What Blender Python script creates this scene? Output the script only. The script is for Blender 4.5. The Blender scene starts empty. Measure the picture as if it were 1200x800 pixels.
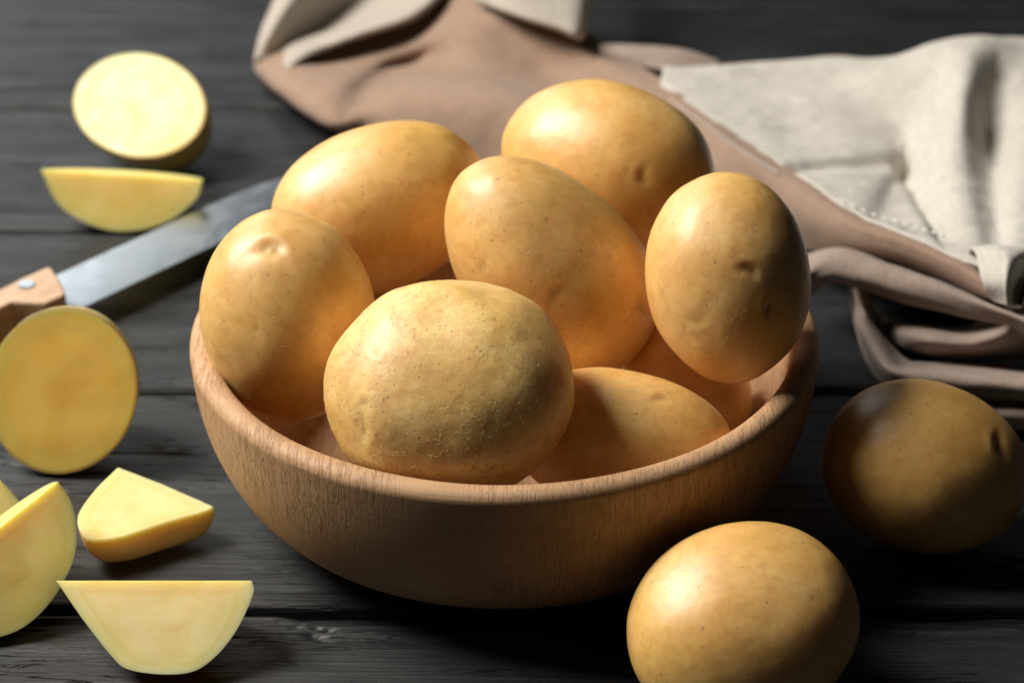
import bpy, bmesh, math, random
import numpy as np
from mathutils import Vector, Matrix

# ------------------------------------------------------------------ camera, world, lamps, exposure
sc = bpy.context.scene
PITCH = 0.5178
CAM = np.array([0.0024, -0.58589, 0.38707])
FPX = 2457.67                                   # focal length in 1200-wide pixels
cam_d = bpy.data.cameras.new('camera'); cam = bpy.data.objects.new('camera', cam_d)
sc.collection.objects.link(cam); sc.camera = cam
cam.location = CAM; cam.rotation_euler = (math.pi / 2 - PITCH, 0, 0)
cam_d.sensor_width = 36; cam_d.lens = FPX * 36 / 1200
cam_d.clip_start = .05; cam_d.clip_end = 50
cam_d.dof.use_dof = True; cam_d.dof.focus_distance = 0.612; cam_d.dof.aperture_fstop = 10.0
cam_d.dof.aperture_blades = 9

world = bpy.data.worlds.new('World'); sc.world = world; world.use_nodes = True
bg = world.node_tree.nodes['Background']
bg.inputs['Color'].default_value = (0.93, 0.96, 1.0, 1); bg.inputs['Strength'].default_value = 0.012

def area(name, loc, target, size, power, col, size_y=None):
    l = bpy.data.lights.new(name, 'AREA'); l.energy = power; l.color = col
    l.shape = 'RECTANGLE'; l.size = size; l.size_y = size_y or size
    o = bpy.data.objects.new(name, l); sc.collection.objects.link(o)
    o.location = loc
    o.rotation_euler = (Vector(target) - Vector(loc)).to_track_quat('-Z', 'Y').to_euler()
    return o
area('key_window_light', (-0.83, 0.22, 0.96), (0.0, 0.05, 0.03), 0.52, 29.3, (1.0, 0.95, 0.87), 0.52)
area('back_sheen_fill', (-0.72, 1.50, 0.74), (-0.15, 0.15, 0.0), 0.65, 4.2, (0.92, 0.97, 1.0), 0.8)  # added fill, not a window: puts sheen on the blade and table

sc.view_settings.view_transform = 'Standard'; sc.view_settings.look = 'None'
sc.view_settings.exposure = 0.0; sc.view_settings.gamma = 1.0
sc.render.engine = 'CYCLES'
sc.cycles.max_bounces = 8; sc.cycles.diffuse_bounces = 5
sc.cycles.use_denoising = True
sc.render.film_transparent = False

# ------------------------------------------------------------------ helpers
FW = np.array([0, math.cos(PITCH), -math.sin(PITCH)])
UP = np.array([0, math.sin(PITCH), math.cos(PITCH)])
RT = np.array([1., 0, 0])
def ray(px, py):
    return FW + RT * (px - 600) / FPX - UP * (py - 400) / FPX
def at(px, py, h):
    d = ray(px, py); return CAM + d * (h - CAM[2]) / d[2]
def on_plane(px, py, p0, n):
    d = ray(px, py); return CAM + d * (np.dot(p0 - CAM, n) / np.dot(d, n))

def _hash(ix, iy, iz, seed):
    h = (ix * 374761393 + iy * 668265263 + iz * 2147483647 + seed * 974634777) & 0xffffffff
    h = ((h ^ (h >> 13)) * 1274126177) & 0xffffffff
    h = ((h ^ (h >> 16)) * 2246822519) & 0xffffffff
    return ((h ^ (h >> 15)) & 0xffffff) / float(0xffffff)
def vnoise(p, seed=0):
    p = np.asarray(p, float); i = np.floor(p).astype(np.int64); f = p - i
    f = f * f * f * (f * (f * 6 - 15) + 10)
    out = 0
    for dx in (0, 1):
        wx = f[:, 0] if dx else 1 - f[:, 0]
        for dy in (0, 1):
            wy = f[:, 1] if dy else 1 - f[:, 1]
            for dz in (0, 1):
                wz = f[:, 2] if dz else 1 - f[:, 2]
                out = out + wx * wy * wz * _hash(i[:, 0] + dx, i[:, 1] + dy, i[:, 2] + dz, seed)
    return out * 2 - 1
def fbm(p, octv=3, seed=0, gain=.5):
    a, o, s = 1., 0., 0.
    p = np.asarray(p, float)
    for k in range(octv):
        o = o + a * vnoise(p * 2 ** k + 17.3 * k, seed + k); s += a; a *= gain
    return o / s

def mesh_obj(name, verts, faces, mats, parent=None, smooth=True, midx=None):
    me = bpy.data.meshes.new(name)
    me.from_pydata([tuple(map(float, v)) for v in verts], [], [tuple(int(i) for i in f) for f in faces])
    for m in (mats if isinstance(mats, (list, tuple)) else [mats]): me.materials.append(m)
    if midx is not None: me.polygons.foreach_set('material_index', np.asarray(midx, np.int32))
    if smooth: me.polygons.foreach_set('use_smooth', np.ones(len(me.polygons), bool))
    me.update()
    o = bpy.data.objects.new(name, me); sc.collection.objects.link(o)
    if parent: o.parent = parent
    return o
def empty(name, loc=(0, 0, 0)):
    o = bpy.data.objects.new(name, None); sc.collection.objects.link(o); o.location = loc
    o.empty_display_size = .02
    return o
def tag(o, label=None, cat=None, group=None, kind=None):
    if label: o['label'] = label
    if cat: o['category'] = cat
    if group: o['group'] = group
    if kind: o['kind'] = kind
    return o
def grid_faces(nu, nv, off=0, wrap_u=False):
    iu = np.arange(nu if wrap_u else nu - 1); jv = np.arange(nv - 1)
    I, J = np.meshgrid(iu, jv, indexing='ij'); I2 = (I + 1) % nu
    return (np.stack([I * nv + J, I2 * nv + J, I2 * nv + J + 1, I * nv + J + 1], -1).reshape(-1, 4) + off)
def recenter(o, c):
    """Give a mesh object its origin at world point c."""
    n = len(o.data.vertices); v = np.empty(n * 3); o.data.vertices.foreach_get('co', v)
    v = (v.reshape(-1, 3) - np.array(c)).ravel(); o.data.vertices.foreach_set('co', v); o.data.update()
    o.location = tuple(c)

class NT:
    def __init__(s, name):
        s.m = bpy.data.materials.new(name); s.m.use_nodes = True
        s.t = s.m.node_tree; s.b = s.t.nodes['Principled BSDF']; s.L = s.t.links
    def n(s, typ, **kw):
        nd = s.t.nodes.new(typ)
        for k, v in kw.items():
            if k.startswith('_'): setattr(nd, k[1:], v)
            else: nd.inputs[k.replace('__', ' ')].default_value = v
        return nd
    def l(s, a, b): s.L.new(a, b)
    def coord(s, scale=(1, 1, 1), rot=(0, 0, 0), kind='Object'):
        tc = s.n('ShaderNodeTexCoord'); mp = s.n('ShaderNodeMapping')
        mp.inputs['Scale'].default_value = scale; mp.inputs['Rotation'].default_value = rot
        s.l(tc.outputs[kind], mp.inputs['Vector']); return mp.outputs['Vector']
    def noise(s, vec, scale, detail=3, rough=.5, dist=0):
        nd = s.n('ShaderNodeTexNoise', Scale=scale, Detail=detail, Roughness=rough, Distortion=dist)
        s.l(vec, nd.inputs['Vector']); return nd.outputs['Fac']
    def ramp(s, fac, stops, interp='LINEAR'):
        nd = s.n('ShaderNodeValToRGB'); cr = nd.color_ramp; cr.interpolation = interp
        while len(cr.elements) < len(stops): cr.elements.new(.5)
        for e, (p, c) in zip(cr.elements, stops):
            e.position = p; e.color = (c[0], c[1], c[2], 1) if hasattr(c, '__len__') else (c, c, c, 1)
        s.l(fac, nd.inputs['Fac']); return nd.outputs['Color']
    def mix(s, fac, a, b, blend='MIX'):
        nd = s.t.nodes.new('ShaderNodeMix'); nd.data_type = 'RGBA'; nd.blend_type = blend
        for sock, v in ((0, fac), (6, a), (7, b)):
            if hasattr(v, 'is_linked') or hasattr(v, 'links'): s.l(v, nd.inputs[sock])
            elif sock == 0: nd.inputs[0].default_value = v
            else: nd.inputs[sock].default_value = (*v, 1)
        return nd.outputs[2]
    def math(s, op, a, b=0., c=None):
        nd = s.t.nodes.new('ShaderNodeMath'); nd.operation = op
        for k, v in enumerate((a, b) if c is None else (a, b, c)):
            if hasattr(v, 'links'): s.l(v, nd.inputs[k])
            else: nd.inputs[k].default_value = v
        return nd.outputs[0]
    def bump(s, h, strength, dist, prev=None):
        nd = s.n('ShaderNodeBump', Strength=strength, Distance=dist); s.l(h, nd.inputs['Height'])
        if prev: s.l(prev, nd.inputs['Normal'])
        return nd.outputs['Normal']
    def attr(s, name):
        nd = s.t.nodes.new('ShaderNodeAttribute'); nd.attribute_name = name; return nd.outputs['Fac']
    def set(s, **kw):
        for k, v in kw.items():
            k = k.replace('__', ' ')
            if hasattr(v, 'links'): s.l(v, s.b.inputs[k])
            else: s.b.inputs[k].default_value = v
        return s.m

# ------------------------------------------------------------------ materials
def mat_wood_dark():
    m = NT('charcoal_painted_wood')
    v = m.coord((1.0, 14.0, 14.0))
    v2 = m.coord((1.0, 26.0, 26.0))
    n1 = m.noise(v, 9, 6, .62, .6)
    n2 = m.noise(v2, 30, 5, .7, .3)
    vb = m.coord((2.2, 5.0, 5.0)); n3 = m.noise(vb, 6, 4, .6)
    oi = m.t.nodes.new('ShaderNodeObjectInfo')
    fac = m.math('ADD', m.math('MULTIPLY', n1, .55), m.math('MULTIPLY', n3, .45))
    col = m.ramp(fac, [(.3, (.006, .0064, .007)), (.5, (.017, .018, .019)), (.68, (.042, .0435, .046))])
    # worn chalky streaks
    worn = m.ramp(m.noise(m.coord((1.5, 11, 11)), 14, 8, .72, 1.0), [(.57, 0.), (.72, 1.)])
    worn = m.math('MULTIPLY', worn, m.ramp(n3, [(.42, 0.), (.62, 1.)]))
    col = m.mix(m.math('MULTIPLY', worn, .42), col, (.105, .108, .112))
    # fine cracks
    nc = m.noise(m.coord((1.0, 17.0, 17.0)), 13, 4, .55, 1.6)
    crack = m.ramp(m.math('ABSOLUTE', m.math('SUBTRACT', nc, .5)), [(.0, 1.), (.016, 0.)])
    cm = m.ramp(m.noise(m.coord((1.6, 5, 5)), 11, 2), [(.5, 0.), (.62, 1.)])
    crack = m.math('MULTIPLY', crack, cm)
    deep = m.attr('crack')
    call = m.math('MAXIMUM', crack, deep)
    col = m.mix(call, col, (.003, .003, .003))
    h = m.math('ADD', m.math('MULTIPLY', n1, .5), m.math('MULTIPLY', n2, .35))
    h = m.math('SUBTRACT', h, m.math('MULTIPLY', crack, .55))
    nrm = m.bump(h, .9, .0014)
    nrm = m.bump(m.noise(m.coord((40, 160, 160)), 12, 4, .7), .35, .00035, nrm)
    rough = m.ramp(n1, [(.3, .54), (.7, .38)])
    return m.set(Base__Color=col, Roughness=rough, Normal=nrm, Specular__IOR__Level=.5)

def mat_bowl():
    m = NT('turned_beech_wood')
    v = m.coord((9, 60, 60), (0, 0, math.radians(-12)))
    grain = m.noise(v, 5.0, 6, .6, .4)
    broad = m.noise(m.coord((2.5, 12, 12), (0, 0, math.radians(-12))), 5, 3, .5, .6)
    col = m.ramp(m.math('ADD', m.math('MULTIPLY', grain, .5), m.math('MULTIPLY', broad, .5)),
                 [(.25, (.46, .27, .14)), (.5, (.55, .335, .18)), (.75, (.61, .385, .22))])
    # little dark ray flecks
    fl = m.t.nodes.new('ShaderNodeTexVoronoi'); fl.inputs['Scale'].default_value = 60
    m.l(m.coord((6, 38, 30), (0, 0, math.radians(-12))), fl.inputs['Vector'])
    fleck = m.ramp(fl.outputs['Distance'], [(.05, 1.), (.17, 0.)])
    fm = m.ramp(m.noise(m.coord((1, 1, 1)), 30, 2), [(.42, 0.), (.6, 1.)])
    fleck = m.math('MULTIPLY', fleck, fm)
    col = m.mix(m.math('MULTIPLY', fleck, .32), col, (.22, .10, .05))
    # crossing hairline crackle of the end grain
    def lines(rz, rx, sc_, w, th):
        nn = m.noise(m.coord((sc_, 5, 5), (rx, math.radians(20), rz)), 9, 3, .6, .5)
        return m.ramp(m.math('ABSOLUTE', m.math('SUBTRACT', nn, .5)), [(0, 1.), (w, 0.)])
    a = lines(math.radians(25), .4, 70, .03, 0)
    b = lines(math.radians(-35), -.5, 60, .028, 0)
    zline = m.noise(m.coord((2, 2, 150)), 7, 3, .6)
    cmask = m.ramp(m.noise(m.coord((1, 1, 1)), 17, 3), [(.4, 0.), (.58, 1.)])
    ck = m.math('MULTIPLY', m.math('MAXIMUM', a, b), cmask)
    col = m.mix(m.math('MULTIPLY', ck, .6), col, (.17, .075, .035))
    h = m.math('SUBTRACT', m.math('MULTIPLY', grain, .5), m.math('MULTIPLY', ck, .6))
    h = m.math('ADD', h, m.math('MULTIPLY', zline, .5))
    nrm = m.bump(h, .42, .0005)
    nrm = m.bump(m.noise(m.coord((1, 1, 1)), 1500, 3, .6), .25, .00012, nrm)
    return m.set(Base__Color=col, Roughness=.58, Normal=nrm, Specular__IOR__Level=.35,
                 Subsurface__Weight=.06, Subsurface__Radius=(.6, .25, .1), Subsurface__Scale=.004)

def mat_skin(name, tint=(1, 1, 1), rough=.4, gloss=.45, rugged=.5):
    m = NT(name)
    oi = m.t.nodes.new('ShaderNodeObjectInfo')
    base = m.coord((1, 1, 1))
    off = m.n('ShaderNodeVectorMath', _operation='ADD'); m.l(base, off.inputs[0]); m.l(oi.outputs['Location'], off.inputs[1])
    v = off.outputs['Vector']
    T = lambda c: tuple(a * b for a, b in zip(c, tint))
    n1 = m.noise(v, 38, 4, .55, .3)
    col = m.ramp(n1, [(.3, T((.71, .39, .10))), (.5, T((.83, .51, .175))), (.7, T((.87, .59, .25)))])
    # greenish-yellow and pinkish regions
    col = m.mix(m.ramp(m.noise(v, 21, 2), [(.45, 0.), (.7, .5)]), col, T((.82, .56, .165)))
    # rough russet patches
    rp = m.ramp(m.noise(v, 55, 7, .74, .6), [(.48, 0.), (.66, 1.)])
    rp = m.math('MULTIPLY', rp, rugged)
    col = m.mix(m.math('MULTIPLY', rp, .8), col, T((.56, .28, .075)))
    fine = m.noise(v, 230, 6, .72, .4)
    col = m.mix(m.ramp(fine, [(.36, .42), (.54, 0.)]), col, T((.60, .29, .045)))
    col = m.mix(m.ramp(m.noise(v, 120, 4, .7), [(.55, 0.), (.78, .45)]), col, T((.86, .58, .20)))
    # lenticels: small dark dots, denser in places
    def dots(scale, lo, hi, mlo, mhi, ms):
        vo = m.t.nodes.new('ShaderNodeTexVoronoi'); vo.inputs['Scale'].default_value = scale
        m.l(v, vo.inputs['Vector'])
        d = m.ramp(vo.outputs['Distance'], [(lo, 1.), (hi, 0.)])
        keep = m.n('ShaderNodeSeparateColor'); m.l(vo.outputs['Color'], keep.inputs[0])
        k = m.ramp(keep.outputs[0], [(.55, 0.), (.58, 1.)])
        mk = m.ramp(m.noise(v, ms, 2), [(mlo, 0.), (mhi, 1.)])
        return m.math('MULTIPLY', m.math('MULTIPLY', d, k), mk)
    d1 = dots(330, .06, .18, .28, .55, 40)
    d2 = dots(160, .04, .11, .38, .55, 30)
    d3 = dots(560, .10, .26, .34, .52, 55)
    dd = m.math('MAXIMUM', m.math('MAXIMUM', d1, d2), m.math('MULTIPLY', d3, rugged))
    col = m.mix(m.math('MULTIPLY', dd, .6), col, (.26, .12, .035))
    # flaky thin lines
    ln = m.noise(v, 170, 3, .6, 2.2)
    line = m.ramp(m.math('ABSOLUTE', m.math('SUBTRACT', ln, .5)), [(0, 1.), (.02, 0.)])
    lm = m.ramp(m.noise(v, 75, 3), [(.52, 0.), (.66, 1.)])
    line = m.math('MULTIPLY', m.math('MULTIPLY', line, lm), rugged)
    col = m.mix(m.math('MULTIPLY', line, .8), col, (.34, .16, .05))
    # eyes
    eye = m.attr('eye')
    col = m.mix(m.math('MULTIPLY', eye, .85), col, (.24, .10, .025))
    h = m.math('ADD', m.math('MULTIPLY', m.noise(v, 420, 5, .65), .5), m.math('MULTIPLY', n1, .5))
    h = m.math('SUBTRACT', h, m.math('MULTIPLY', dd, .5))
    nrm = m.bump(h, .22 + .16 * rugged, .0004)
    nrm = m.bump(m.noise(v, 1400, 3, .7), .12 + .35 * rugged, .00012, nrm)
    rr = m.math('ADD', m.math('MULTIPLY', rp, .25), m.math('ADD', m.math('MULTIPLY', m.noise(v, 90, 3), .12), rough - .06))
    return m.set(Base__Color=col, Roughness=rr, Normal=nrm, Specular__IOR__Level=gloss,
                 Subsurface__Weight=.6, Subsurface__Radius=(1.0, .32, .06), Subsurface__Scale=.0070,
                 Coat__Weight=.9, Coat__Roughness=.50, Coat__IOR=1.5)

def mat_flesh(name='potato_flesh', c0=(.79, .635, .24), c1=(.85, .725, .37)):
    m = NT(name)
    oi = m.t.nodes.new('ShaderNodeObjectInfo')
    base = m.coord((1, 1, 1))
    off = m.n('ShaderNodeVectorMath', _operation='ADD'); m.l(base, off.inputs[0]); m.l(oi.outputs['Location'], off.inputs[1])
    v = off.outputs['Vector']
    n = m.noise(v, 55, 4, .6, .5)
    col = m.ramp(n, [(.3, c0), (.65, c1)])
    # faint translucent veins towards the pith
    vn = m.noise(v, 70, 3, .5, 1.5)
    vein = m.ramp(m.math('ABSOLUTE', m.math('SUBTRACT', vn, .5)), [(0, .16), (.06, 0.)])
    col = m.mix(vein, col, (.74, .56, .20))
    e = m.math('ADD', m.attr('edge'), m.math('MULTIPLY', m.math('SUBTRACT', m.noise(v, 90, 3), .5), .10))
    ring = m.ramp(e, [(.70, 0.), (.80, .42), (.84, .10), (.93, .0), (1.0, .38)])
    col = m.mix(ring, col, (.70, .56, .14))
    pith = m.ramp(m.math('ADD', m.math('MULTIPLY', m.attr('edge'), 1.), m.math('MULTIPLY', m.noise(v, 120, 4, .7, 1.), .5)), [(.30, .45), (.52, 0.)])
    col = m.mix(pith, col, tuple(x * y for x, y in zip(c0, (.96, .88, .72))))
    nrm = m.bump(m.noise(v, 700, 4, .6), .3, .00018)
    nrm = m.bump(m.noise(v, 150, 3, .6), .25, .0004, nrm)
    return m.set(Base__Color=col, Roughness=m.ramp(m.noise(v, 130, 4, .7), [(.35, .42), (.65, .58)]), Normal=nrm, Specular__IOR__Level=.5,
                 Subsurface__Weight=.75, Subsurface__Radius=(1.0, .62, .16), Subsurface__Scale=.010)

def mat_cloth(name, c, c2, weave=1.0):
    m = NT(name)
    tc = m.n('ShaderNodeUVMap'); mp = m.n('ShaderNodeMapping'); mp.inputs['Scale'].default_value = (1, 1, 1)
    m.l(tc.outputs['UV'], mp.inputs['Vector'])
    w1 = m.n('ShaderNodeTexWave', Scale=330., Distortion=1.5, Detail=2.); w1.bands_direction = 'X'; m.l(mp.outputs[0], w1.inputs['Vector'])
    w2 = m.n('ShaderNodeTexWave', Scale=330., Distortion=1.5, Detail=2.); w2.bands_direction = 'Y'; m.l(mp.outputs[0], w2.inputs['Vector'])
    wv = m.math('MAXIMUM', w1.outputs['Fac'], w2.outputs['Fac'])
    slub = m.noise(m.coord((12, 160, 60)), 9, 3, .6)
    n = m.noise(m.coord(), 28, 4, .6)
    col = m.ramp(m.math('ADD', m.math('MULTIPLY', n, .6), m.math('MULTIPLY', slub, .4)), [(.35, c2), (.65, c)])
    col = m.mix(m.math('MULTIPLY', m.math('SUBTRACT', 1., wv), .35), col, tuple(a * .6 for a in c))
    fib = m.noise(m.coord((40, 420, 420)), 3, 4, .7); fib2 = m.noise(m.coord((420, 60, 60)), 3, 4, .7)
    fb = m.math('MULTIPLY', m.math('ADD', fib, fib2), .5)
    col = m.mix(m.ramp(fb, [(.38, .7), (.58, 0.)]), col, tuple(a * .62 for a in c))
    nrm = m.bump(wv, .4 * weave, .0004)
    nrm = m.bump(fb, .5, .0006, nrm)
    nrm = m.bump(m.noise(m.coord(), 130, 5, .65), .45, .0012, nrm)
    return m.set(Base__Color=col, Roughness=.92, Normal=nrm, Specular__IOR__Level=.15,
                 Sheen__Weight=.12, Sheen__Roughness=.5)

M = dict(
    plank=mat_wood_dark(), bowl=mat_bowl(),
    skin=mat_skin('potato_skin', rough=.46, gloss=.42, rugged=.35),
    skin_rough=mat_skin('rough_potato_skin', (1.05, 1.13, 1.22), .50, .36, 1.0),
    skin_glossy=mat_skin('smooth_potato_skin', (1.0, .98, .90), .42, .45, .12),
    flesh=mat_flesh(), flesh_shaded=mat_flesh('shaded_potato_flesh', (.84, .53, .09), (.88, .60, .13)),  # the deeper copy paints shade into the standing half's cut face
    brown=mat_cloth('brown_linen', (.42, .29, .215), (.35, .235, .17)),
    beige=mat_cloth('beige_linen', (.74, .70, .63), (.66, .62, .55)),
    shade_beige=mat_cloth('shaded_beige_linen', (.55, .49, .42), (.47, .42, .355)),  # same beige cloth, darkened to paint shade on cuff and flap
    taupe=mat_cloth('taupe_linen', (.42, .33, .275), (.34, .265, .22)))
def simple(name, col, rough, metal=0., spec=.5):
    m = NT(name); return m.set(Base__Color=(*col, 1), Roughness=rough, Metallic=metal, Specular__IOR__Level=spec)
M['flesh_yellow'] = mat_flesh('yellow_potato_flesh', (.78, .60, .15), (.84, .69, .24))
M['thread'] = simple('white_thread', (.75, .73, .70), .8)
M['peel'] = mat_skin('thin_peel', (1.12, 1.02, .75), .42, .45, .15)
M['flake'] = simple('dry_skin_flake', (.80, .60, .34), .6, 0, .3)
def mat_steel():
    m = NT('brushed_steel')
    n = m.noise(m.coord((8, 400, 8)), 10, 3, .6)
    col = m.ramp(n, [(.3, (.48, .52, .55)), (.7, (.56, .60, .63))])
    sm = m.ramp(m.noise(m.coord((30, 30, 30)), 2, 5, .65, 1.2), [(.45, 0.), (.62, .14)])
    return m.set(Base__Color=col, Metallic=1.0, Roughness=m.math('ADD', m.ramp(n, [(.3, .28), (.7, .38)]), sm),
                 Normal=m.bump(n, .1, .0002))
M['steel'] = mat_steel()
def mat_handle():
    m = NT('knife_handle_wood')
    n = m.noise(m.coord((6, 90, 90)), 9, 5, .6, .5)
    col = m.ramp(n, [(.3, (.40, .24, .14)), (.6, (.62, .43, .28)), (.75, (.70, .52, .36))])
    return m.set(Base__Color=col, Roughness=.5, Normal=m.bump(n, .3, .0004))
M['handle'] = mat_handle()

# ------------------------------------------------------------------ the table top: planks
table = tag(empty('table_top'), 'dark charcoal painted plank table top with worn grain and open seams', None, None, 'structure')
PW, Y0 = .1283, -.0704
for k in range(-2, 6):
    y0, y1 = Y0 + k * PW, Y0 + (k + 1) * PW
    near = k in (-1, 0)
    nx, ny = (1150, 170) if near else (520, 70)
    xs = np.linspace(-.62, .62, nx) if not near else np.sign(np.linspace(-1, 1, nx)) * np.abs(np.linspace(-1, 1, nx)) ** 1.35 * .62
    g = np.linspace(0, 1, ny)
    seam = .0017 + .0004 * (k % 3)
    X, G = np.meshgrid(xs, g, indexing='ij'); X = X.ravel(); G = G.ravel()
    def wob(s): return fbm(np.stack([X * 26, 0 * X + s, 0 * X], 1), 4, 5 + k) * .0010
    e0, e1 = y0 + seam + wob(3.1), y1 - seam + wob(9.7)
    Y = e0 + (e1 - e0) * G
    dedge = np.minimum(Y - e0, e1 - Y)
    rnd = .0022
    Z = np.where(dedge < rnd, -rnd + np.sqrt(np.maximum(rnd ** 2 - (rnd - dedge) ** 2, 0)), 0) * .8
    Pn = np.stack([X * 7, Y * 95, X * 0 + k * 3.3], 1)
    Z = Z + fbm(Pn, 4, 40 + k) * .00030 - .0003
    # split cracks along the grain
    nn = fbm(np.stack([X * 9, Y * 150, X * 0 + k * 7.7], 1), 3, 77 + k)
    mask = np.clip((fbm(np.stack([X * 6, Y * 40, X * 0], 1), 2, 11 + k) + (.22 if k == -1 else -.02)) / .22, 0, 1)
    w = .055 if k == -1 else .035
    ck = np.clip(1 - np.abs(nn) / w, 0, 1) * mask
    edgy = np.clip(1 - dedge / .018, 0, 1) * np.clip((fbm(np.stack([X * 22, Y * 210, X * 0 + 5], 1), 3, 90 + k) - .05) / .25, 0, 1)
    ck = np.maximum(ck, edgy * .9)
    if not near: ck *= .6
    Z = Z - ck * (.0018 if k == -1 else .0012)
    V = np.stack([X, Y, Z], 1)
    # skirt down the sides so that the plank is a solid board
    top = len(V); F = [grid_faces(nx, ny)]
    idx = np.arange(nx)
    for side in (0, ny - 1):
        a = idx * ny + side
        low = V[a].copy(); low[:, 2] = -.02
        off = len(V); V = np.concatenate([V, low])
        q = np.stack([a[:-1], a[1:], off + idx[1:], off + idx[:-1]], 1)
        F.append(q if side else q[:, ::-1])
    o = mesh_obj('plank', V, np.concatenate(F), M['plank'], table)
    at_ = o.data.attributes.new('crack', 'FLOAT', 'POINT')
    cc = np.zeros(len(V)); cc[:top] = ck; at_.data.foreach_set('value', cc.astype(np.float32))
    recenter(o, (0, (y0 + y1) / 2, 0))
# dark board below the seams
u = mesh_obj('under_board', [(-.62, -.34, -.018), (.62, -.34, -.018), (.62, .72, -.018), (-.62, .72, -.018),
                            (-.62, -.34, -.030), (.62, -.34, -.030), (.62, .72, -.030), (-.62, .72, -.030)],
             [(0, 1, 2, 3), (7, 6, 5, 4), (0, 4, 5, 1), (1, 5, 6, 2), (2, 6, 7, 3), (3, 7, 4, 0)], M['plank'], table, False)

# ------------------------------------------------------------------ the bowl
HB, R0, RF, NB = .0609, .1, .0587, 2.24
prof = []
prof += [(0.0, .003), (.030, .003), (.044, .0028), (.050, .0022), (.0525, 0.0), (.0545, -.0000), (.0575, .0006)]
for t in np.linspace(.03, .93, 34):
    prof.append((RF + (R0 - RF) * (1 - (1 - t) ** NB) ** (1 / NB), HB * t))
lip_c = (R0 - .0042, HB - .0036)
for a in np.linspace(5, 178, 16):
    a = math.radians(a); prof.append((lip_c[0] + .0042 * math.cos(a), lip_c[1] + .0036 * math.sin(a)))
for t in np.linspace(.90, .06, 30):
    rr = RF - .004 + (R0 - .0085 - RF + .004) * (1 - (1 - t) ** 2.1) ** (1 / 2.1)
    prof.append((rr, .0075 + (HB - .0075) * t))
prof += [(.046, .0078), (.035, .0074), (.018, .0071), (0, .007)]
prof = np.array(prof); NA = 256
th = np.linspace(0, 2 * math.pi, NA, endpoint=False)
V = np.stack([np.outer(np.cos(th), prof[:, 0]), np.outer(np.sin(th), prof[:, 0]), np.tile(prof[:, 1], (NA, 1))], -1).reshape(-1, 3)
r_ = np.hypot(V[:, 0], V[:, 1])
d = fbm(V * 22, 3, 3) * .0005
V[:, 0] += d * V[:, 0] / np.maximum(r_, .01); V[:, 1] += d * V[:, 1] / np.maximum(r_, .01)
V[:, 2] += fbm(V * 60, 2, 9) * .00018 * (V[:, 2] > .05)
bowl = mesh_obj('wooden_bowl', V, grid_faces(NA, len(prof), wrap_u=True), M['bowl'])
tag(bowl, 'round turned pale brown wooden bowl heaped with whole potatoes', 'bowl')

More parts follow.
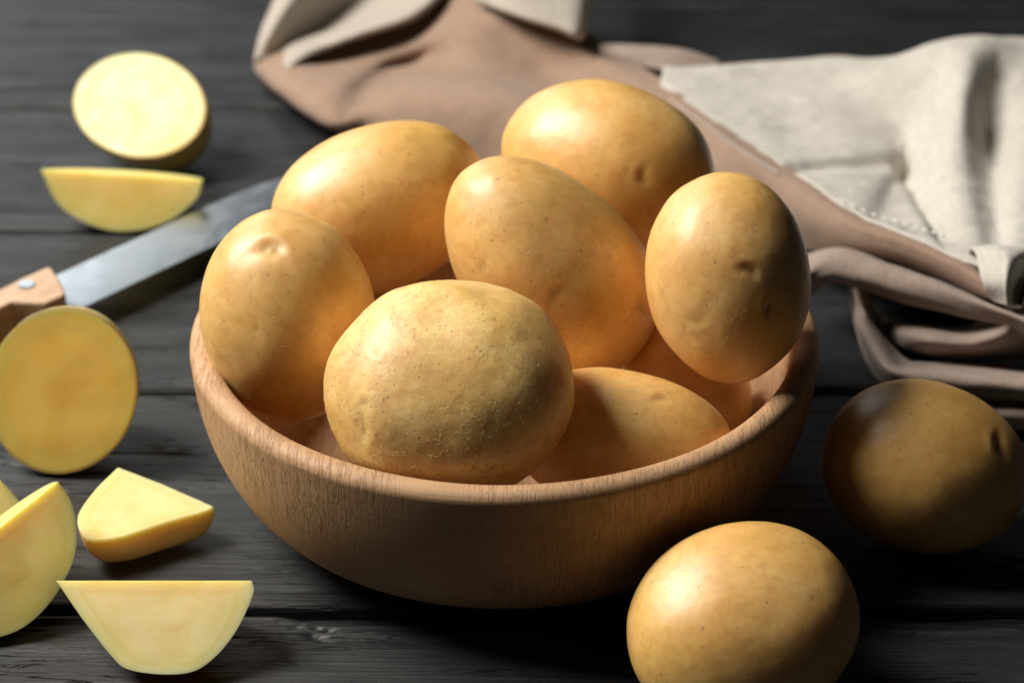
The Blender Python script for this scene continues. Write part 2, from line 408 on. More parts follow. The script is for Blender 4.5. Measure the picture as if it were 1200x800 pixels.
# ------------------------------------------------------------------ whole potatoes
def ico(sub):
    bm = bmesh.new(); bmesh.ops.create_icosphere(bm, subdivisions=sub, radius=1)
    v = np.array([x.co[:] for x in bm.verts]); f = [[a.index for a in x.verts] for x in bm.faces]
    bm.free(); v /= np.linalg.norm(v, axis=1)[:, None]; return v, np.array(f)
ICO = {s: ico(s) for s in (6, 7)}
def potato(c, L, v, s, seed, label, mat, taper=0., lump=.035, eyes=(), sub=6, group=None, square=0., flakes=0, flake_bias=(0, -.6, -.5)):
    c, L, v, s = map(np.array, (c, L, v, s)); L = L / np.linalg.norm(L)
    v = v - L * (v @ L); v /= np.linalg.norm(v); W = np.cross(v, L); R = np.stack([L, v, W], 1)
    dirs, F = ICO[sub]
    d = dirs.copy()
    q = d * s
    q[:, 1:] *= (1 + taper * d[:, :1] - .35 * abs(taper) * 0)
    if square:                                       # blockier ends
        q[:, 0] = np.sign(d[:, 0]) * np.abs(d[:, 0]) ** (1 - square) * s[0]
    rad = 1 + lump * 1.15 * fbm(d * 1.15 + seed * 3.7, 2, seed) + lump * .42 * fbm(d * 2.0 + seed * 1.3, 1, seed + 23) + lump * .28 * fbm(d * 3.0 + seed, 2, seed + 50) + .0022 * fbm(d * 14, 3, seed + 9)
    q = q * rad[:, None]
    P = c + q @ R.T
    eye = np.zeros(len(P))
    cen = c
    for (px, py, size, depth, dark) in eyes:         # each eye: where the skin shows it, its size and depth in metres
        dr = ray(px, py); dr /= np.linalg.norm(dr)
        o = R.T @ (CAM - c) / s; dd = R.T @ dr / s
        A, B, C_ = dd @ dd, 2 * o @ dd, o @ o - 1
        disc = max(B * B - 4 * A * C_, 0); t = (-B - math.sqrt(disc)) / (2 * A)
        hit = CAM + dr * t
        rng = np.random.default_rng(int(px)); ax = rng.normal(size=3)
        nrm = hit - c; nrm /= np.linalg.norm(nrm); ax -= nrm * (ax @ nrm); ax /= np.linalg.norm(ax)
        rel = P - hit; along = rel @ ax
        bx = np.cross(nrm, ax); sx, sy = (rel @ ax) / size, (rel @ bx) / size
        far = (rel ** 2).sum(1) < (size * 9) ** 2
        sy = sy + .22 * sx ** 2 + .18 * vnoise(rel / size * .9 + 5, 3)        # the crease bends
        g = np.exp(-((sx / 1.45) ** 2 + (sy / .85) ** 2)) * far
        brow = np.exp(-((sx / 1.7) ** 2 + ((sy - 1.35) / .6) ** 2)) * far
        bud = np.exp(-((sx / .35) ** 2 + ((sy + .15) / .30) ** 2)) * far
        P = P - nrm * (depth * (.62 * g - .20 * brow - .22 * bud))[:, None]
        core = np.exp(-((sx / 1.0) ** 2 + (sy / .34) ** 2)) * (1 + .5 * vnoise(rel / size * 2.2, 8)) * far
        eye = np.maximum(eye, np.clip(dark * (.28 * g + .80 * core), 0, 1))
    o = mesh_obj('potato', P, F, mat)
    a = o.data.attributes.new('eye', 'FLOAT', 'POINT'); a.data.foreach_set('value', eye.astype(np.float32))
    recenter(o, c); tag(o, label, 'potato', group)
    if flakes:
        rng = np.random.default_rng(seed); fb = np.array(flake_bias)
        fv, ff = [], []
        Pl = P - c
        Nn = Pl / np.linalg.norm(Pl, axis=1)[:, None]
        wgt = np.clip(.30 + np.clip(fbm(dirs * 3.2, 3, seed + 70) * 1.6, -.2, .8) * .6 + np.clip(Nn @ fb, 0, 1) * .7, .03, None) ** 2
        wgt *= (Nn @ np.array([0, -.85, .5]) > -.3)
        pick = rng.choice(len(Pl), flakes, p=wgt / wgt.sum())
        for i in pick:
            n = Nn[i]; t = rng.normal(size=3); t -= n * (t @ n); t /= np.linalg.norm(t); b = np.cross(n, t)
            ln = rng.uniform(.0004, .0013) * rng.choice([1, 1, 1.5]); wd = rng.uniform(.00003, .00007)
            cv = rng.uniform(-.5, .5) * ln; lift = rng.uniform(.05, .45) * ln
            k0 = len(fv); S = 5
            for j in range(S):
                u_ = j / (S - 1); w_ = wd * (1 - .75 * u_)
                ctr = Pl[i] + t * ln * (u_ - .3) + b * cv * (u_ - .5) ** 2 * 4 + n * (.00003 + lift * u_ ** 2)
                fv += [ctr - b * w_, ctr + b * w_, ctr + n * w_ * .8]
            for j in range(S - 1):
                a0 = k0 + j * 3
                for p_, q_ in ((0, 1), (1, 2), (2, 0)):
                    ff.append((a0 + p_, a0 + q_, a0 + 3 + q_, a0 + 3 + p_))
        fo = mesh_obj('skin_flakes', fv, ff, M['flake'], o); fo['kind'] = 'stuff'
    return o

HEAP = 'whole potatoes heaped in the wooden bowl'; LOOSE = 'whole potatoes lying on the table'
potato((-.0672, -.0149, .0713), (.163, -.4015, -.9012), (-.9796, -.1744, -.0995), (.0325, .0272, .0264), 3,
       'round potato at the left of the heap with a dimple on its upper side', M['skin'], taper=.0, lump=.035, square=.06,
       eyes=[(318, 290, .0030, .0022, .35), (352, 395, .0009, .0003, .5), (300, 384, .0010, .0003, .45), (388, 330, .0008, .0002, .4)], group=HEAP, flakes=260)
potato((-.0155, -.0556, .0697), (.97, -.20, .0), (-.1, -.85, -.5), (.0366, .0342, .0268), 11,
       'largest rough flaky potato at the front of the heap resting near the rim', M['skin_rough'], taper=.0, lump=.045, square=.10,
       eyes=[(428, 500, .0030, .0010, .4), (640, 520, .0022, .0006, .55), (505, 352, .0060, .0009, .0), (441, 415, .0012, .0003, .3), (575, 350, .0045, .0006, .1), (430, 470, .0016, .0004, .35)],
       sub=7, group=HEAP, flakes=2600)
potato((-.0424, .0541, .0747), (.9209, .264, .2868), (.3733, -.3856, -.8438), (.0375, .028, .0271), 5,
       'long smooth potato lying at the back left of the heap', M['skin_glossy'], taper=-.03, lump=.025, square=.10, group=HEAP,
       eyes=[(536, 205, .003, .0006, .1)])
potato((.0139, .0085, .0762), (.630, -.152, -.7615), (-.7655, -.2863, -.5762), (.0412, .0278, .0272), 8,
       'pear shaped potato slanting down through the middle of the heap', M['skin'], taper=.15, lump=.022, square=.14,
       eyes=[(563, 312, .0013, .0007, .9), (651, 345, .0022, .0005, .5), (743, 358, .0028, .0010, .5), (640, 255, .0007, .0002, .5)], group=HEAP, flakes=120)
potato((.0353, .0724, .0822), (.9008, -.4127, -.135), (-.3077, -.3872, -.8692), (.0383, .0282, .0274), 21,
       'smooth potato topping the heap at the back beside the cloth', M['skin_glossy'], taper=.02, lump=.028,
       eyes=[(752, 207, .0020, .0012, .8), (700, 205, .0007, .0002, .4)], group=HEAP)
potato((.0684, -.0188, .0868), (.1239, -.4744, -.8715), (-.987, .0315, -.1574), (.0325, .0247, .0239), 14,
       'upright oval potato at the right of the heap with two dark eyes', M['skin'], taper=-.01, lump=.03,
       eyes=[(878, 315, .0020, .0013, .8), (902, 362, .0020, .0013, .85), (815, 376, .0026, .0005, .35), (810, 333, .0009, .0003, .5)], group=HEAP, flakes=200)
potato((.0352, -.0447, .0444), (.9768, -.212, -.0299), (-.1391, -.5223, -.8414), (.0350, .0214, .0208), 31,
       'low glossy potato behind the right front rim under the pear shaped one', M['skin_glossy'], taper=-.04, lump=.03,
       eyes=[(775, 465, .0016, .0008, .5)], group=HEAP)
potato((.0600, .0040, .0360), (.7645, -.2284, -.6028), (-.6424, -.3477, -.683), (.0240, .0169, .0163), 17,
       'mostly hidden potato deep in the bowl in the gap between the others', M['skin_glossy'], lump=.02, group=HEAP)
potato((.0674, -.1112, .0252), (.9517, .2206, .2134), (.32, -.78, -.54), (.0334, .0287, .0232), 26,
       'golden oval potato lying in front of the bowl at the bottom edge', M['skin_glossy'], taper=.01, lump=.022, square=.05,
       eyes=[(893, 660, .0007, .0002, .5), (950, 700, .0006, .0002, .5), (760, 770, .0012, .0003, .3)], group=LOOSE, flakes=60, flake_bias=(-.7, -.3, 0))
potato((.1320, -.0334, .0270), (.9691, -.1651, -.1834), (-.2419, -.4893, -.8379), (.0323, .0268, .0260), 41,
       'shaded potato right of the bowl with a deep eye at its right end', M['skin_glossy'], taper=-.04, lump=.022,
       eyes=[(1172, 522, .0027, .0017, .7)], group=LOOSE)

# ------------------------------------------------------------------ cut pieces
def smooth_poly(pts, straight, n=10):
    """Round a pixel outline: Catmull-Rom through the points, straight where asked (index of the start point)."""
    out, tagl = [], []
    N = len(pts); pts = np.array(pts, float)
    for i in range(N):
        p0, p1, p2, p3 = pts[i - 1], pts[i], pts[(i + 1) % N], pts[(i + 2) % N]
        if (i - 1) % N in straight: p0 = 2 * p1 - p2
        if (i + 1) % N in straight: p3 = 2 * p2 - p1
        for k in range(n):
            t = k / n
            if i in straight: q = p1 + (p2 - p1) * t
            else: q = .5 * (2 * p1 + (p2 - p0) * t + (2 * p0 - 5 * p1 + 4 * p2 - p3) * t ** 2 + (3 * p1 - p0 - 3 * p2 + p3) * t ** 3)
            out.append(q); tagl.append(i in straight)
    return np.array(out), np.array(tagl)
def cut_piece(name, poly, straight, h0, n, dvec, pole, label, cat, flesh, peel=True, power=1., group=None, n_per=10, shrink_bottom=0.):
    n = np.array(n, float); n /= np.linalg.norm(n); dvec = np.array(dvec, float)
    pts, st = smooth_poly(poly, straight, n_per)
    cpx = pts.mean(0); p0 = at(cpx[0], cpx[1], h0)
    W = np.array([on_plane(x, y, p0, n) for x, y in pts])
    pl = on_plane(pole[0], pole[1], p0, n)
    N = len(W); NR = 22
    def rings(scale_up, start=0.):
        V = []
        for j in range(NR):
            a = (start + (1 - start) * j / (NR - 1)) * math.pi / 2
            sc_ = max(math.cos(a), 0) ** power if j < NR - 1 else 0.
            if shrink_bottom and j == NR - 1: sc_ = 0.
            V.append(pl + (W - pl) * (sc_ * scale_up) + dvec * (math.sin(a) * (1 + (scale_up - 1) * .6)))
        return np.array(V)
    V = rings(1.)
    nrmw = V.copy().reshape(-1, 3)
    nz = fbm(nrmw * 45, 3, len(pts)) * .0007
    body = nrmw.copy()
    cen = pl + dvec * .4
    dirn = body - cen; dirn /= np.linalg.norm(dirn, axis=1)[:, None] + 1e-9
    lev = np.repeat(np.arange(NR), N)
    body += dirn * (nz * np.where(lev > 0, 1, .35))[:, None]
    # settle on the table along the line of sight
    zmin = body[:, 2].min()
    rr = (p0 - CAM) / (p0 - CAM)[2]
    shift = rr * (.0004 - zmin)
    body += shift
    F, mi = [], []
    for j in range(NR - 1):
        for i in range(N):
            a, b = j * N + i, j * N + (i + 1) % N
            F.append((a, a + N, b + N, b))
    # cut face: rings towards the middle so that it can carry relief
    fc = W.mean(0) + shift; off = len(body); K = 14
    fv = []
    for j in range(1, K):
        u_ = 1 - j / K
        ring = fc + (body[:N] - fc) * u_
        ring = ring + n * (fbm(ring * 60, 2, 7) * .00035 * (1 - u_ ** 4))[:, None]
        fv.append(ring)
    fv = np.concatenate(fv + [fc[None]])
    body2 = np.concatenate([body, fv])
    def fid(j, i): return i % N if j == 0 else off + (j - 1) * N + i % N
    for j in range(K - 1):
        for i in range(N): F.append((fid(j, i), fid(j, i + 1), fid(j + 1, i + 1), fid(j + 1, i)))
    last = off + (K - 1) * N
    for i in range(N): F.append((fid(K - 1, i), fid(K - 1, i + 1), last))
    root = empty(name, tuple((body.min(0) + body.max(0)) / 2 * np.array([1, 1, 0])))
    tag(root, label, cat, group)
    org = np.array(root.location)
    o = mesh_obj('flesh', body2 - org, F, flesh, root)
    ed = np.zeros(len(body2)); ed[:N] = 1; ed[N:len(body)] = .9
    ed[len(body):-1] = np.repeat([1 - j / K for j in range(1, K)], N)
    ea = o.data.attributes.new('edge', 'FLOAT', 'POINT'); ea.data.foreach_set('value', ed.astype(np.float32))
    bm = bmesh.new(); bm.from_mesh(o.data)
    bmesh.ops.remove_doubles(bm, verts=bm.verts, dist=.00002)
    bmesh.ops.recalc_face_normals(bm, faces=bm.faces); bm.to_mesh(o.data); bm.free()
    o.data.set_sharp_from_angle(angle=math.radians(50))
    bv = o.modifiers.new('edge', 'BEVEL'); bv.width = .0007; bv.segments = 3; bv.limit_method = 'ANGLE'; bv.angle_limit = math.radians(42)
    bv.use_clamp_overlap = True; bv.harden_normals = False
    if peel:
        # thin shell over the rounded outside only, left open along straight (cut) sides
        cols = [i for i in range(N) if not st[i]]
        pv, pf = [], []
        segs = []; run = []
        for i in range(N):
            if not st[i]: run.append(i)
            else:
                if run: segs.append(run + [i]); run = []
        if run:
            segs.append(run + [0]) if (straight) else segs.append(run)
        closed = not straight
        for run in segs:
            base = len(pv); m_ = len(run)
            grid = []
            for layer in (0.00003, .00024):
                for j in range(NR):
                    for i in run:
                        p = body[j * N + i]; q = p - (cen + shift); q = q / (np.linalg.norm(q) + 1e-9)
                        pv.append(p + q * (.00002 + (layer - .00002) * min(1, .1 + j / 5)) - org)
            A = NR * m_
            rngi = range(m_) if closed else range(m_ - 1)
            for j in range(NR - 1):
                for i in rngi:
                    i2 = (i + 1) % m_
                    a, b, c_, d_ = base + j * m_ + i, base + j * m_ + i2, base + (j + 1) * m_ + i2, base + (j + 1) * m_ + i
                    pf.append((a, b, c_, d_)); pf.append((A + a, A + d_, A + c_, A + b))
            for i in rngi:
                i2 = (i + 1) % m_
                pf.append((base + i, A + base + i, A + base + i2, base + i2))
            if not closed:
                for j in range(NR - 1):
                    for i in (0, m_ - 1):
                        a = base + j * m_ + i
                        pf.append((a, a + m_, A + a + m_, A + a))
        po = mesh_obj('peel', pv, pf, M['peel'], root)
        bm = bmesh.new(); bm.from_mesh(po.data)
        bmesh.ops.remove_doubles(bm, verts=bm.verts, dist=.00001)
        bmesh.ops.recalc_face_normals(bm, faces=bm.faces); bm.to_mesh(po.data); bm.free()
        po.data.set_sharp_from_angle(angle=math.radians(50))
    return root
def ellipse(cx, cy, a, b, rot, n=16):
    r = math.radians(rot)
    return [(cx + a * math.cos(t) * math.cos(r) - b * math.sin(t) * math.sin(r),
             cy + a * math.cos(t) * math.sin(r) + b * math.sin(t) * math.cos(r)) for t in np.linspace(0, 2 * math.pi, n, endpoint=False)]

CUT = 'cut potato pieces on the left of the table'
cut_piece('potato_half', ellipse(163, 123, 78, 61, 6), [], .03, (-.16, -.52, .84), np.array((.36, .30, -.88)) * .026, (163, 123),
          'halved potato at the top left with its round pale cut face turned up', 'potato half', M['flesh'], group=CUT, power=.9)
cut_piece('potato_half', ellipse(72, 458, 89, 98, 12), [], .03, (-.10, -.90, .42), np.array((.05, .95, -.28)) * .027, (72, 458),
          'halved potato standing on edge in front of the knife handle, shaded face coloured deep yellow', 'potato half', M['flesh_shaded'], group=CUT, power=.9)
cut_piece('potato_wedge', [(47, 199), (238, 211), (231, 232), (205, 255), (172, 268), (135, 271), (98, 261), (66, 238)], [0], .012,
          (0, -.90, .44), np.array((0, .93, -.33)) * .020, (142, 205),
          'slim potato wedge lying between the upper potato half and the blade', 'potato wedge', M['flesh_yellow'], group=CUT)
cut_piece('potato_wedge', [(64, 679), (297, 679), (299, 691), (291, 713), (275, 743), (253, 770), (228, 787), (194, 791), (150, 785), (129, 769), (98, 729)], [0], .018,
          (.0, -.62, .78), np.array((-.14, .78, -.62)) * .020, (180, 679),
          'pale wide wedge nearest the camera with a straight top edge and blunt bottom', 'potato wedge', M['flesh'], peel=False, group=CUT)
cut_piece('potato_wedge', [(69, 562), (84, 585), (91, 618), (87, 655), (68, 693), (42, 724), (12, 743), (-20, 748), (-52, 735), (-70, 700), (-66, 668)], [10], .022,
          (.22, -.72, .66), np.array((-.30, .76, -.44)) * .026, (0, 616),
          'tall crescent wedge with a sharp upper tip at the left edge of the table', 'potato wedge', M['flesh_yellow'], group=CUT)
cut_piece('potato_wedge', [(-60, 600), (0, 561), (16, 578), (29, 600), (24, 625), (-5, 648), (-45, 652)], [0], .014,
          (.2, -.7, .68), np.array((-.3, .75, -.35)) * .016, (-30, 580),
          'piece of wedge half hidden behind the tall crescent wedge at the left edge', 'potato wedge', M['flesh_yellow'], group=CUT)
cut_piece('potato_chunk', [(138, 546), (190, 566), (238, 587), (247, 596), (189, 613), (142, 628), (110, 632), (95, 624), (91, 602), (112, 573)], [0, 1], .012,
          (.04, -.05, 1.0), np.array((.0006, -.0016, -.0115)), (165, 600),
          'small flat wedge with one pointed corner between the standing half and the nearest wedge', 'potato wedge', M['flesh'], peel=False, power=.40, group=CUT)

# ------------------------------------------------------------------ knife
def slab(name, outline, z0, z1, mat, parent, bev=.0006, seg=2):
    bm = bmesh.new()
    vs = [bm.verts.new((p[0], p[1], z0)) for p in outline]; f = bm.faces.new(vs)
    ex = bmesh.ops.extrude_face_region(bm, geom=[f])
    for e in ex['geom']:
        if isinstance(e, bmesh.types.BMVert): e.co.z = z1
    bmesh.ops.recalc_face_normals(bm, faces=bm.faces)
    me = bpy.data.meshes.new(name); bm.to_mesh(me); bm.free(); me.materials.append(mat)
    o = bpy.data.objects.new(name, me); sc.collection.objects.link(o); o.parent = parent
    b = o.modifiers.new('edge', 'BEVEL'); b.width = bev; b.segments = seg; b.limit_method = 'ANGLE'
    me.polygons.foreach_set('use_smooth', np.ones(len(me.polygons), bool)); me.set_sharp_from_angle(angle=math.radians(60))
    return o
kA = at(83, 341, .009); kB = at(300, 240, .009)
kn = empty('kitchen_knife', tuple(kA * np.array([1, 1, 0])))
ang = math.atan2(kB[1] - kA[1], kB[0] - kA[0]); kn.rotation_euler = (math.radians(0), 0, ang)
tag(kn, 'kitchen knife with steel blade and riveted wooden handle lying left of the bowl', 'knife')
def kl(px, py, h=.009):                     # photo point to knife-local x, y
    w = at(px, py, h) - np.array(kn.location); c, s = math.cos(-ang), math.sin(-ang)
    return (w[0] * c - w[1] * s, w[0] * s + w[1] * c)
s0, s1 = kl(70, 320), kl(330, 207); e0, e1 = kl(94, 365), kl(262, 279)
ux = (s0[1] + s1[1]) / 2; lo = (e0[1] + e1[1]) / 2; print('blade', s0, s1, e0, e1)
# blade cross-section is a wedge: thick at the spine, thin at the edge
def blade():
    L_ = .155; xs = np.concatenate([[-.012, .0], np.linspace(.004, L_, 40)])
    V, F = [], []
    for x in xs:
        u_ = max(0, (x - .085) / (L_ - .085)); top = ux - (ux - lo) * .55 * u_ ** 2.2; bot = lo + (ux - lo) * .42 * u_ ** 2.6
        if x < .0: bot = lo + .0
        mid = bot + (top - bot) * .35
        for y, t in ((top, .0009), (mid, .0008), (bot, .0001)): V.append((x, y, .0090 + t))
        for y, t in ((bot, -.0001), (mid, -.0008), (top, -.0009)): V.append((x, y, .0090 + t))
    n_ = len(xs)
    for i in range(n_ - 1):
        for j in range(6):
            a, b = i * 6 + j, i * 6 + (j + 1) % 6; F.append((a, b, b + 6, a + 6))
    F.append(tuple(range(5, -1, -1))); F.append(tuple(range((n_ - 1) * 6, n_ * 6)))
    o = mesh_obj('blade', V, F, M['steel'], kn); o.data.set_sharp_from_angle(angle=math.radians(20)); return o
blade()
h0_, h1_ = ux + .0015, lo + .001
hx = .0055
q1, q2, q3, q4 = kl(57, 311, .016), kl(79, 344, .016), kl(0, 361, .016), kl(0, 338, .016)
dx = lambda p, d, e=0.: (p[0] - d, p[1] + e)
slab('handle', [dx(q3, .062, .001), dx(q3, .070, .007), dx(q4, .068, -.007), dx(q4, .058, -.001), dx(q4, .03, -.0006), q4, dx(q1, .012), dx(q1, .002, -.0002), dx(q1, .0, -.0012),
                ((q1[0] + q2[0]) / 2 + .0006, (q1[1] + q2[1]) / 2), dx(q2, 0, .0010), dx(q2, .0018, .0), dx(q2, .010, .0006), dx(q3, -.006, .0008), q3, dx(q3, .03, -.0006)],
     .0010, .0160, M['handle'], kn, .0016, 4)
rc = kl(31, 334, .0160)
for rx in (rc[0], rc[0] - .04, rc[0] - .078):
    bm = bmesh.new(); bmesh.ops.create_cone(bm, cap_ends=True, segments=32, radius1=.0034, radius2=.0030, depth=.0010,
                                            matrix=Matrix.Translation((rx, rc[1], .0162)))
    me = bpy.data.meshes.new('rivet'); bm.to_mesh(me); bm.free(); me.materials.append(M['steel'])
    o = bpy.data.objects.new('rivet', me); sc.collection.objects.link(o); o.parent = kn

# ------------------------------------------------------------------ towel
def catmull(P, n):
    P = np.array(P, float); m_ = len(P); ext = np.concatenate([[2 * P[0] - P[1]], P, [2 * P[-1] - P[-2]]])
    out = []
    for k in np.linspace(0, m_ - 1, n):
        i = min(int(k), m_ - 2); t = k - i
        p0, p1, p2, p3 = ext[i:i + 4]
        out.append(.5 * (2 * p1 + (p2 - p0) * t + (2 * p0 - 5 * p1 + 4 * p2 - p3) * t ** 2 + (3 * p1 - p0 - 3 * p2 + p3) * t ** 3))
    return np.array(out)
towel = empty('kitchen_towel', tuple(at(900, 250, 0)))
tag(towel, 'crumpled two tone linen kitchen towel, brown and beige, lying behind the bowl', 'kitchen towel')
TO = np.array(towel.location)
SHEETS = {}
def sheet(name, cols, mat, nu=120, nv=70, wr=.0006, seed=1, thick=.0011, label=None, freq=55, creases=()):
    """cols: stations along the cloth, each a list of (px, py, height) across it."""
    C = [catmull([at(*p) for p in col], 24) for col in cols]
    C = np.array(C)                                   # station, across, 3
    G = np.array([catmull(C[:, j], nu) for j in range(C.shape[1])])   # across, along
    G = np.array([catmull(G[:, i], nv) for i in range(nu)])           # along, across
    P = G.reshape(-1, 3).copy()
    w = fbm(P * np.array([freq, freq * 1.4, freq]), 3, seed) * wr
    w = w + fbm(P * 150, 3, seed + 31) * .00022 + fbm(P * np.array([30, 70, 30]) + 3, 2, seed + 60) * wr * 1.3
    P[:, 2] += w; P[:, 1] -= w * .6
    for (a, b, wa, wb, dep) in creases:              # a tapering tuck from point a to point b
        A, B = at(*a), at(*b); AB = (B - A)[:2]; Lc = np.linalg.norm(AB); tt = ((P[:, :2] - A[:2]) @ AB) / Lc ** 2
        dd = ((P[:, 0] - A[0]) * AB[1] - (P[:, 1] - A[1]) * AB[0]) / Lc
        ww = wa + (wb - wa) * np.clip(tt, 0, 1); endm = np.clip((tt + .12) / .2, 0, 1) * np.clip((1.12 - tt) / .2, 0, 1)
        prof_ = np.where(dd > 0, np.exp(-(dd / ww) ** 2), np.exp(-(dd / (ww * 3.0)) ** 2))
        P[:, 2] -= dep * prof_ * endm
    P[:, 2] = np.maximum(P[:, 2], .0016)
    SHEETS[name] = P.reshape(nu, nv, 3)
    o = mesh_obj(name, P - TO, grid_faces(nu, nv), mat, towel)
    uv = o.data.uv_layers.new(name='UVMap')
    pu = np.linalg.norm(np.diff(G[:, nv // 2], axis=0), axis=1).sum(); pv = np.linalg.norm(np.diff(G[nu // 2], axis=0), axis=1).sum()
    li = np.empty(len(o.data.loops), np.int32); o.data.loops.foreach_get('vertex_index', li)
    uvs = np.stack([(li // nv) / (nu - 1) * pu, (li % nv) / (nv - 1) * pv], 1)
    uv.data.foreach_set('uv', uvs.astype(np.float32).ravel())
    s = o.modifiers.new('thickness', 'SOLIDIFY'); s.thickness = thick; s.offset = 0
    if label: o['label'] = label
    return o

# brown cloth: left lobe, behind the heap, then the hem band running to the right
sheet('brown_side', [
    [(301, 70, .012), (299, 76, .013), (299, 81, .012), (302, 86, .010), (308, 90, .004)],
    [(335, 55, .018), (336, 80, .024), (332, 98, .022), (331, 112, .016), (338, 118, .004)],
    [(415, 35, .026), (405, 70, .022), (395, 105, .028), (390, 146, .021), (402, 153, .004)],
    [(500, 0, .034), (480, 55, .026), (465, 80, .018), (455, 120, .028), (455, 185, .010)],
    [(560, -30, .042), (555, 20, .038), (560, 80, .026), (565, 115, .032), (570, 210, .006)],
    [(630, -10, .034), (640, 35, .036), (650, 95, .022), (660, 140, .030), (665, 235, .004)],
    [(705, 50, .028), (715, 75, .034), (735, 110, .030), (750, 150, .030), (760, 250, .004)],
    [(776, 96, .036), (790, 120, .036), (810, 160, .033), (825, 200, .026), (830, 270, .003)],
    [(865, 161, .038), (875, 185, .039), (890, 215, .034), (900, 250, .024), (905, 290, .006)],
    [(926, 197, .040), (930, 215, .041), (936, 240, .037), (942, 262, .031), (948, 293, .018)],
    [(990, 243, .042), (992, 256, .043), (995, 270, .040), (1000, 285, .035), (1008, 301, .027)],
    [(1055, 271, .043), (1056, 281, .044), (1060, 293, .041), (1065, 304, .037), (1072, 317, .030)],
    [(1114, 297, .044), (1114, 305, .045), (1116, 314, .043), (1120, 325, .039), (1127, 336, .034)],
    [(1184, 346, .044), (1183, 348, .044), (1182, 351, .043), (1181, 355, .042), (1180, 358, .040)],
], M['brown'], 260, 80, .0007, 4)
# beige cloth: the broad mound on the right
sheet('beige_side', [
    [(776, 86, .026), (778, 80, .034), (776, 88, .037), (775, 95, .038), (775, 102, .036)],
    [(845, 90, .004), (850, 77, .034), (850, 95, .036), (860, 130, .036), (872, 166, .038)],
    [(905, 86, .002), (910, 72, .034), (912, 100, .034), (918, 150, .034), (928, 201, .041)],
    [(970, 84, .002), (975, 69, .036), (980, 110, .034), (985, 175, .035), (995, 247, .043)],
    [(1035, 84, .002), (1040, 69, .040), (1045, 120, .036), (1062, 180, .030), (1060, 275, .045)],
    [(1090, 70, .002), (1095, 53, .048), (1095, 110, .042), (1100, 180, .042), (1118, 300, .046)],
    [(1135, 62, .002), (1140, 46, .052), (1130, 110, .050), (1128, 190, .044), (1150, 312, .046)],
    [(1175, 62, .002), (1178, 47, .050), (1165, 115, .041), (1162, 190, .036), (1172, 322, .044)],
    [(1215, 62, .002), (1218, 50, .046), (1212, 115, .044), (1205, 190, .044), (1200, 300, .046)],
    [(1290, 70, .002), (1290, 60, .040), (1290, 120, .042), (1290, 200, .042), (1290, 300, .042)],
    [(1350, 80, .002), (1352, 90, .020), (1355, 140, .022), (1355, 220, .022), (1350, 330, .020)],
    [(1372, 100, .002), (1376, 120, .003), (1378, 180, .003), (1380, 260, .003), (1376, 380, .003)],
], M['beige'], 260, 170, .0012, 12, freq=40, creases=[
    ((1088, 142, .043), (922, 196, .041), .0030, .0030, .0030),
    ((1058, 172, .032), (1106, 282, .044), .0042, .0030, .0045),
    ((1062, 170, .032), (1030, 260, .042), .0016, .0060, .0030),
    ((1150, 120, .045), (1180, 200, .035), .0060, .0070, .0030)])
# thin back layer seen over the brown cloth
sheet('back_layer', [
    [(660, 66, .004), (676, 52, .030), (690, 60, .034), (700, 70, .030)],
    [(735, 70, .004), (740, 53, .034), (745, 64, .036), (748, 78, .032)],
    [(790, 74, .004), (795, 58, .036), (793, 70, .037), (785, 84, .034)],
    [(840, 86, .004), (842, 72, .033), (842, 80, .034), (835, 92, .031)],
], M['taupe'], 60, 30, .0005, 6)
# turned up cuff at the left, beige outside
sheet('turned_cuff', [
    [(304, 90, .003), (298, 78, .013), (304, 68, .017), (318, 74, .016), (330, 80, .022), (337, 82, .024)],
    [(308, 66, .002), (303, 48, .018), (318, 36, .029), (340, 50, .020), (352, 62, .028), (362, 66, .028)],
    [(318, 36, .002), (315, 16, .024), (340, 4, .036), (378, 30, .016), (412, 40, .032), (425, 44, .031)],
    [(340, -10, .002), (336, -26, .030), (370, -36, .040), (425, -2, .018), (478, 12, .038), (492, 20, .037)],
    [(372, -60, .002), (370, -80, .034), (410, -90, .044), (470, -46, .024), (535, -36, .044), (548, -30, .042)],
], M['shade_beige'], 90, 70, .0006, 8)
# beige flap at the top
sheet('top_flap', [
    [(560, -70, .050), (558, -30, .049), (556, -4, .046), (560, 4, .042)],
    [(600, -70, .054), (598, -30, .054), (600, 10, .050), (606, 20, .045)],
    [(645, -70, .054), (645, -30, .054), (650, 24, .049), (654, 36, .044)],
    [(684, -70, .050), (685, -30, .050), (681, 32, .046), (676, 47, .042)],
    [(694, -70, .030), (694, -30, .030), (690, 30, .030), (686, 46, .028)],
], M['shade_beige'], 60, 50, .0006, 15)
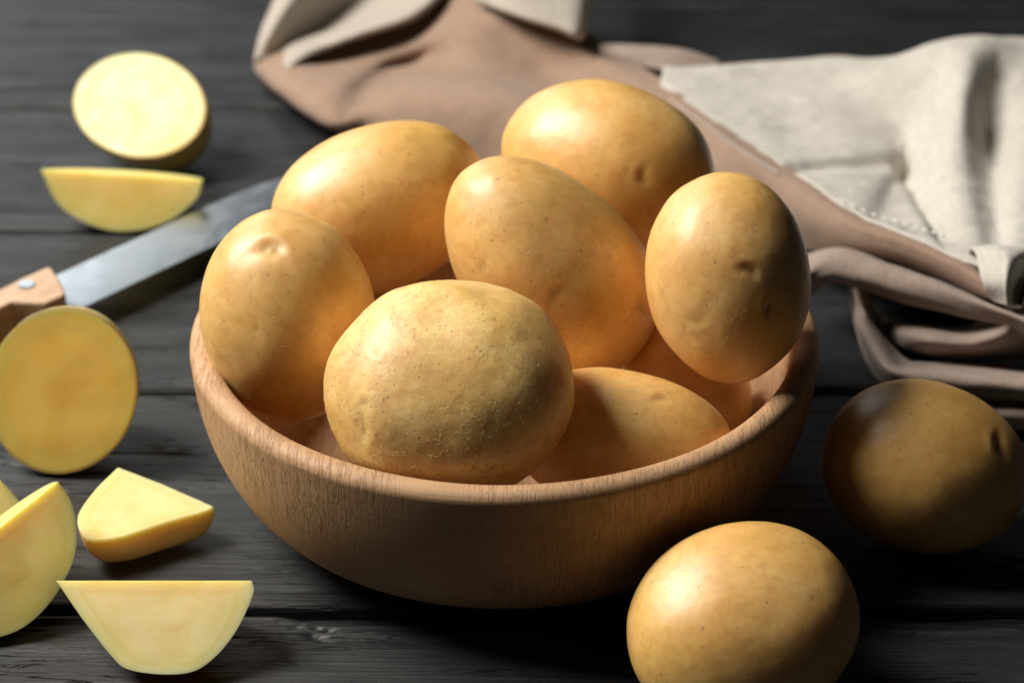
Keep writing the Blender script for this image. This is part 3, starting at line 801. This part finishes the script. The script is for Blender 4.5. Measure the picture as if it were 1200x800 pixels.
# lower folds on the right, under the hem band
sheet('arched_fold', [
    [(944, 300, .020), (945, 318, .026), (946, 330, .020), (948, 345, .010)],
    [(975, 292, .026), (980, 297, .037), (976, 318, .032), (975, 330, .024)],
    [(1010, 300, .030), (1012, 301, .040), (1012, 325, .036), (1008, 338, .028)],
    [(1060, 318, .032), (1062, 320, .041), (1064, 342, .037), (1060, 355, .029)],
    [(1120, 340, .033), (1122, 342, .042), (1126, 358, .038), (1122, 368, .032)],
    [(1180, 366, .034), (1182, 366, .042), (1186, 376, .038), (1184, 382, .034)],
    [(1260, 395, .034), (1262, 396, .040), (1266, 410, .036), (1264, 420, .030)],
    [(1330, 440, .012), (1332, 440, .016), (1334, 450, .012), (1332, 458, .004)],
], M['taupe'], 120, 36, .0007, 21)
sheet('hooked_fold', [
    [(1030, 366, .004), (1036, 372, .006), (1040, 384, .007), (1040, 396, .004)],
    [(1054, 376, .010), (1060, 383, .016), (1064, 394, .018), (1064, 408, .008)],
    [(1080, 380, .014), (1085, 388, .022), (1088, 400, .024), (1090, 416, .010)],
    [(1125, 384, .016), (1130, 392, .024), (1135, 404, .026), (1138, 421, .010)],
    [(1160, 374, .020), (1166, 382, .030), (1174, 396, .030), (1180, 418, .012)],
    [(1176, 360, .028), (1186, 368, .038), (1200, 384, .034), (1210, 415, .014)],
    [(1210, 360, .030), (1230, 370, .038), (1245, 390, .034), (1250, 420, .014)],
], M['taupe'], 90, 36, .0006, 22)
sheet('tongue_fold', [
    [(992, 326, .020), (1000, 334, .028), (1010, 342, .026), (1020, 350, .018)],
    [(998, 352, .010), (1007, 362, .020), (1018, 372, .018), (1028, 378, .006)],
    [(1004, 385, .006), (1012, 390, .020), (1030, 398, .019), (1042, 402, .006)],
    [(1020, 430, .002), (1032, 428, .018), (1048, 430, .020), (1062, 422, .008)],
    [(1050, 462, .002), (1062, 450, .016), (1072, 436, .021), (1082, 426, .010)],
    [(1110, 468, .002), (1115, 456, .017), (1118, 438, .022), (1120, 426, .012)],
    [(1180, 478, .002), (1182, 462, .018), (1184, 444, .023), (1184, 430, .012)],
    [(1270, 490, .002), (1272, 474, .018), (1274, 455, .023), (1274, 440, .012)],
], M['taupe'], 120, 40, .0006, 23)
sheet('bottom_fold', [
    [(1130, 488, .001), (1133, 482, .006), (1137, 476, .009), (1140, 468, .006)],
    [(1165, 499, .001), (1168, 490, .008), (1170, 480, .011), (1172, 472, .008)],
    [(1205, 506, .001), (1207, 496, .008), (1209, 484, .012), (1210, 476, .009)],
    [(1280, 518, .001), (1282, 508, .008), (1284, 496, .012), (1286, 486, .009)],
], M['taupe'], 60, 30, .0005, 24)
sheet('rolled_hem', [
    [(1134, 296, .046), (1138, 290, .051), (1144, 300, .053), (1152, 330, .049), (1166, 352, .042)],
    [(1160, 292, .048), (1166, 288, .054), (1172, 300, .056), (1174, 330, .051), (1178, 356, .043)],
    [(1186, 294, .050), (1190, 292, .055), (1184, 306, .056), (1180, 332, .051), (1182, 357, .043)],
    [(1210, 296, .050), (1206, 298, .053), (1192, 312, .052), (1186, 334, .047), (1186, 356, .041)],
    [(1240, 306, .046), (1225, 312, .044), (1206, 322, .041), (1196, 338, .038), (1192, 354, .036)],
], M['beige'], 70, 50, .0004, 27)
sheet('far_right_fold', [
    [(1196, 362, .037), (1200, 350, .043), (1206, 335, .044), (1210, 318, .040)],
    [(1225, 368, .037), (1228, 352, .045), (1232, 335, .045), (1236, 312, .042)],
    [(1290, 380, .037), (1290, 360, .045), (1290, 340, .045), (1290, 300, .042)],
    [(1352, 420, .018), (1354, 390, .022), (1354, 370, .022), (1352, 330, .020)],
    [(1376, 470, .002), (1378, 440, .003), (1378, 410, .003), (1376, 380, .003)],
], M['beige'], 40, 30, .0004, 28)

# white stitching: short raised stitches along the seams, joined as one part
def stitches(name, pts, n, ln=.0022, r=.00035):
    C = catmull([at(*p) for p in pts], n * 2 + 1); fv, ff = [], []
    for i in range(0, n * 2, 2):
        a, b = C[i], C[i + 1]; t = (b - a) / np.linalg.norm(b - a); a, b = (a + b) / 2 - t * ln / 2, (a + b) / 2 + t * ln / 2
        sd = np.cross(t, [0, 0, 1]); sd /= np.linalg.norm(sd); upv = np.cross(sd, t)
        k0 = len(fv)
        for u_, rr, lf in ((0, .3, 0), (.25, 1, .0002), (.75, 1, .0002), (1, .3, 0)):
            for q in range(6):
                an = q * math.pi / 3; fv.append(a + (b - a) * u_ + (sd * math.cos(an) + upv * math.sin(an)) * r * rr + upv * lf - TO)
        for j in range(3):
            for q in range(6):
                ff.append((k0 + j * 6 + q, k0 + j * 6 + (q + 1) % 6, k0 + (j + 1) * 6 + (q + 1) % 6, k0 + (j + 1) * 6 + q))
        ff.append(tuple(k0 + q for q in range(5, -1, -1))); ff.append(tuple(k0 + 18 + q for q in range(6)))
    o = mesh_obj(name, fv, ff, M['thread'], towel); o['kind'] = 'stuff'; return o
stitches('stitching', [(786, 118, .0375), (826, 146, .0385), (868, 176, .0400), (912, 204, .0415)], 30)
stitches('stitching', [(985, 236, .0455), (1030, 254, .0455), (1075, 267, .0470), (1112, 279, .0480)], 11, .0026, .0005)
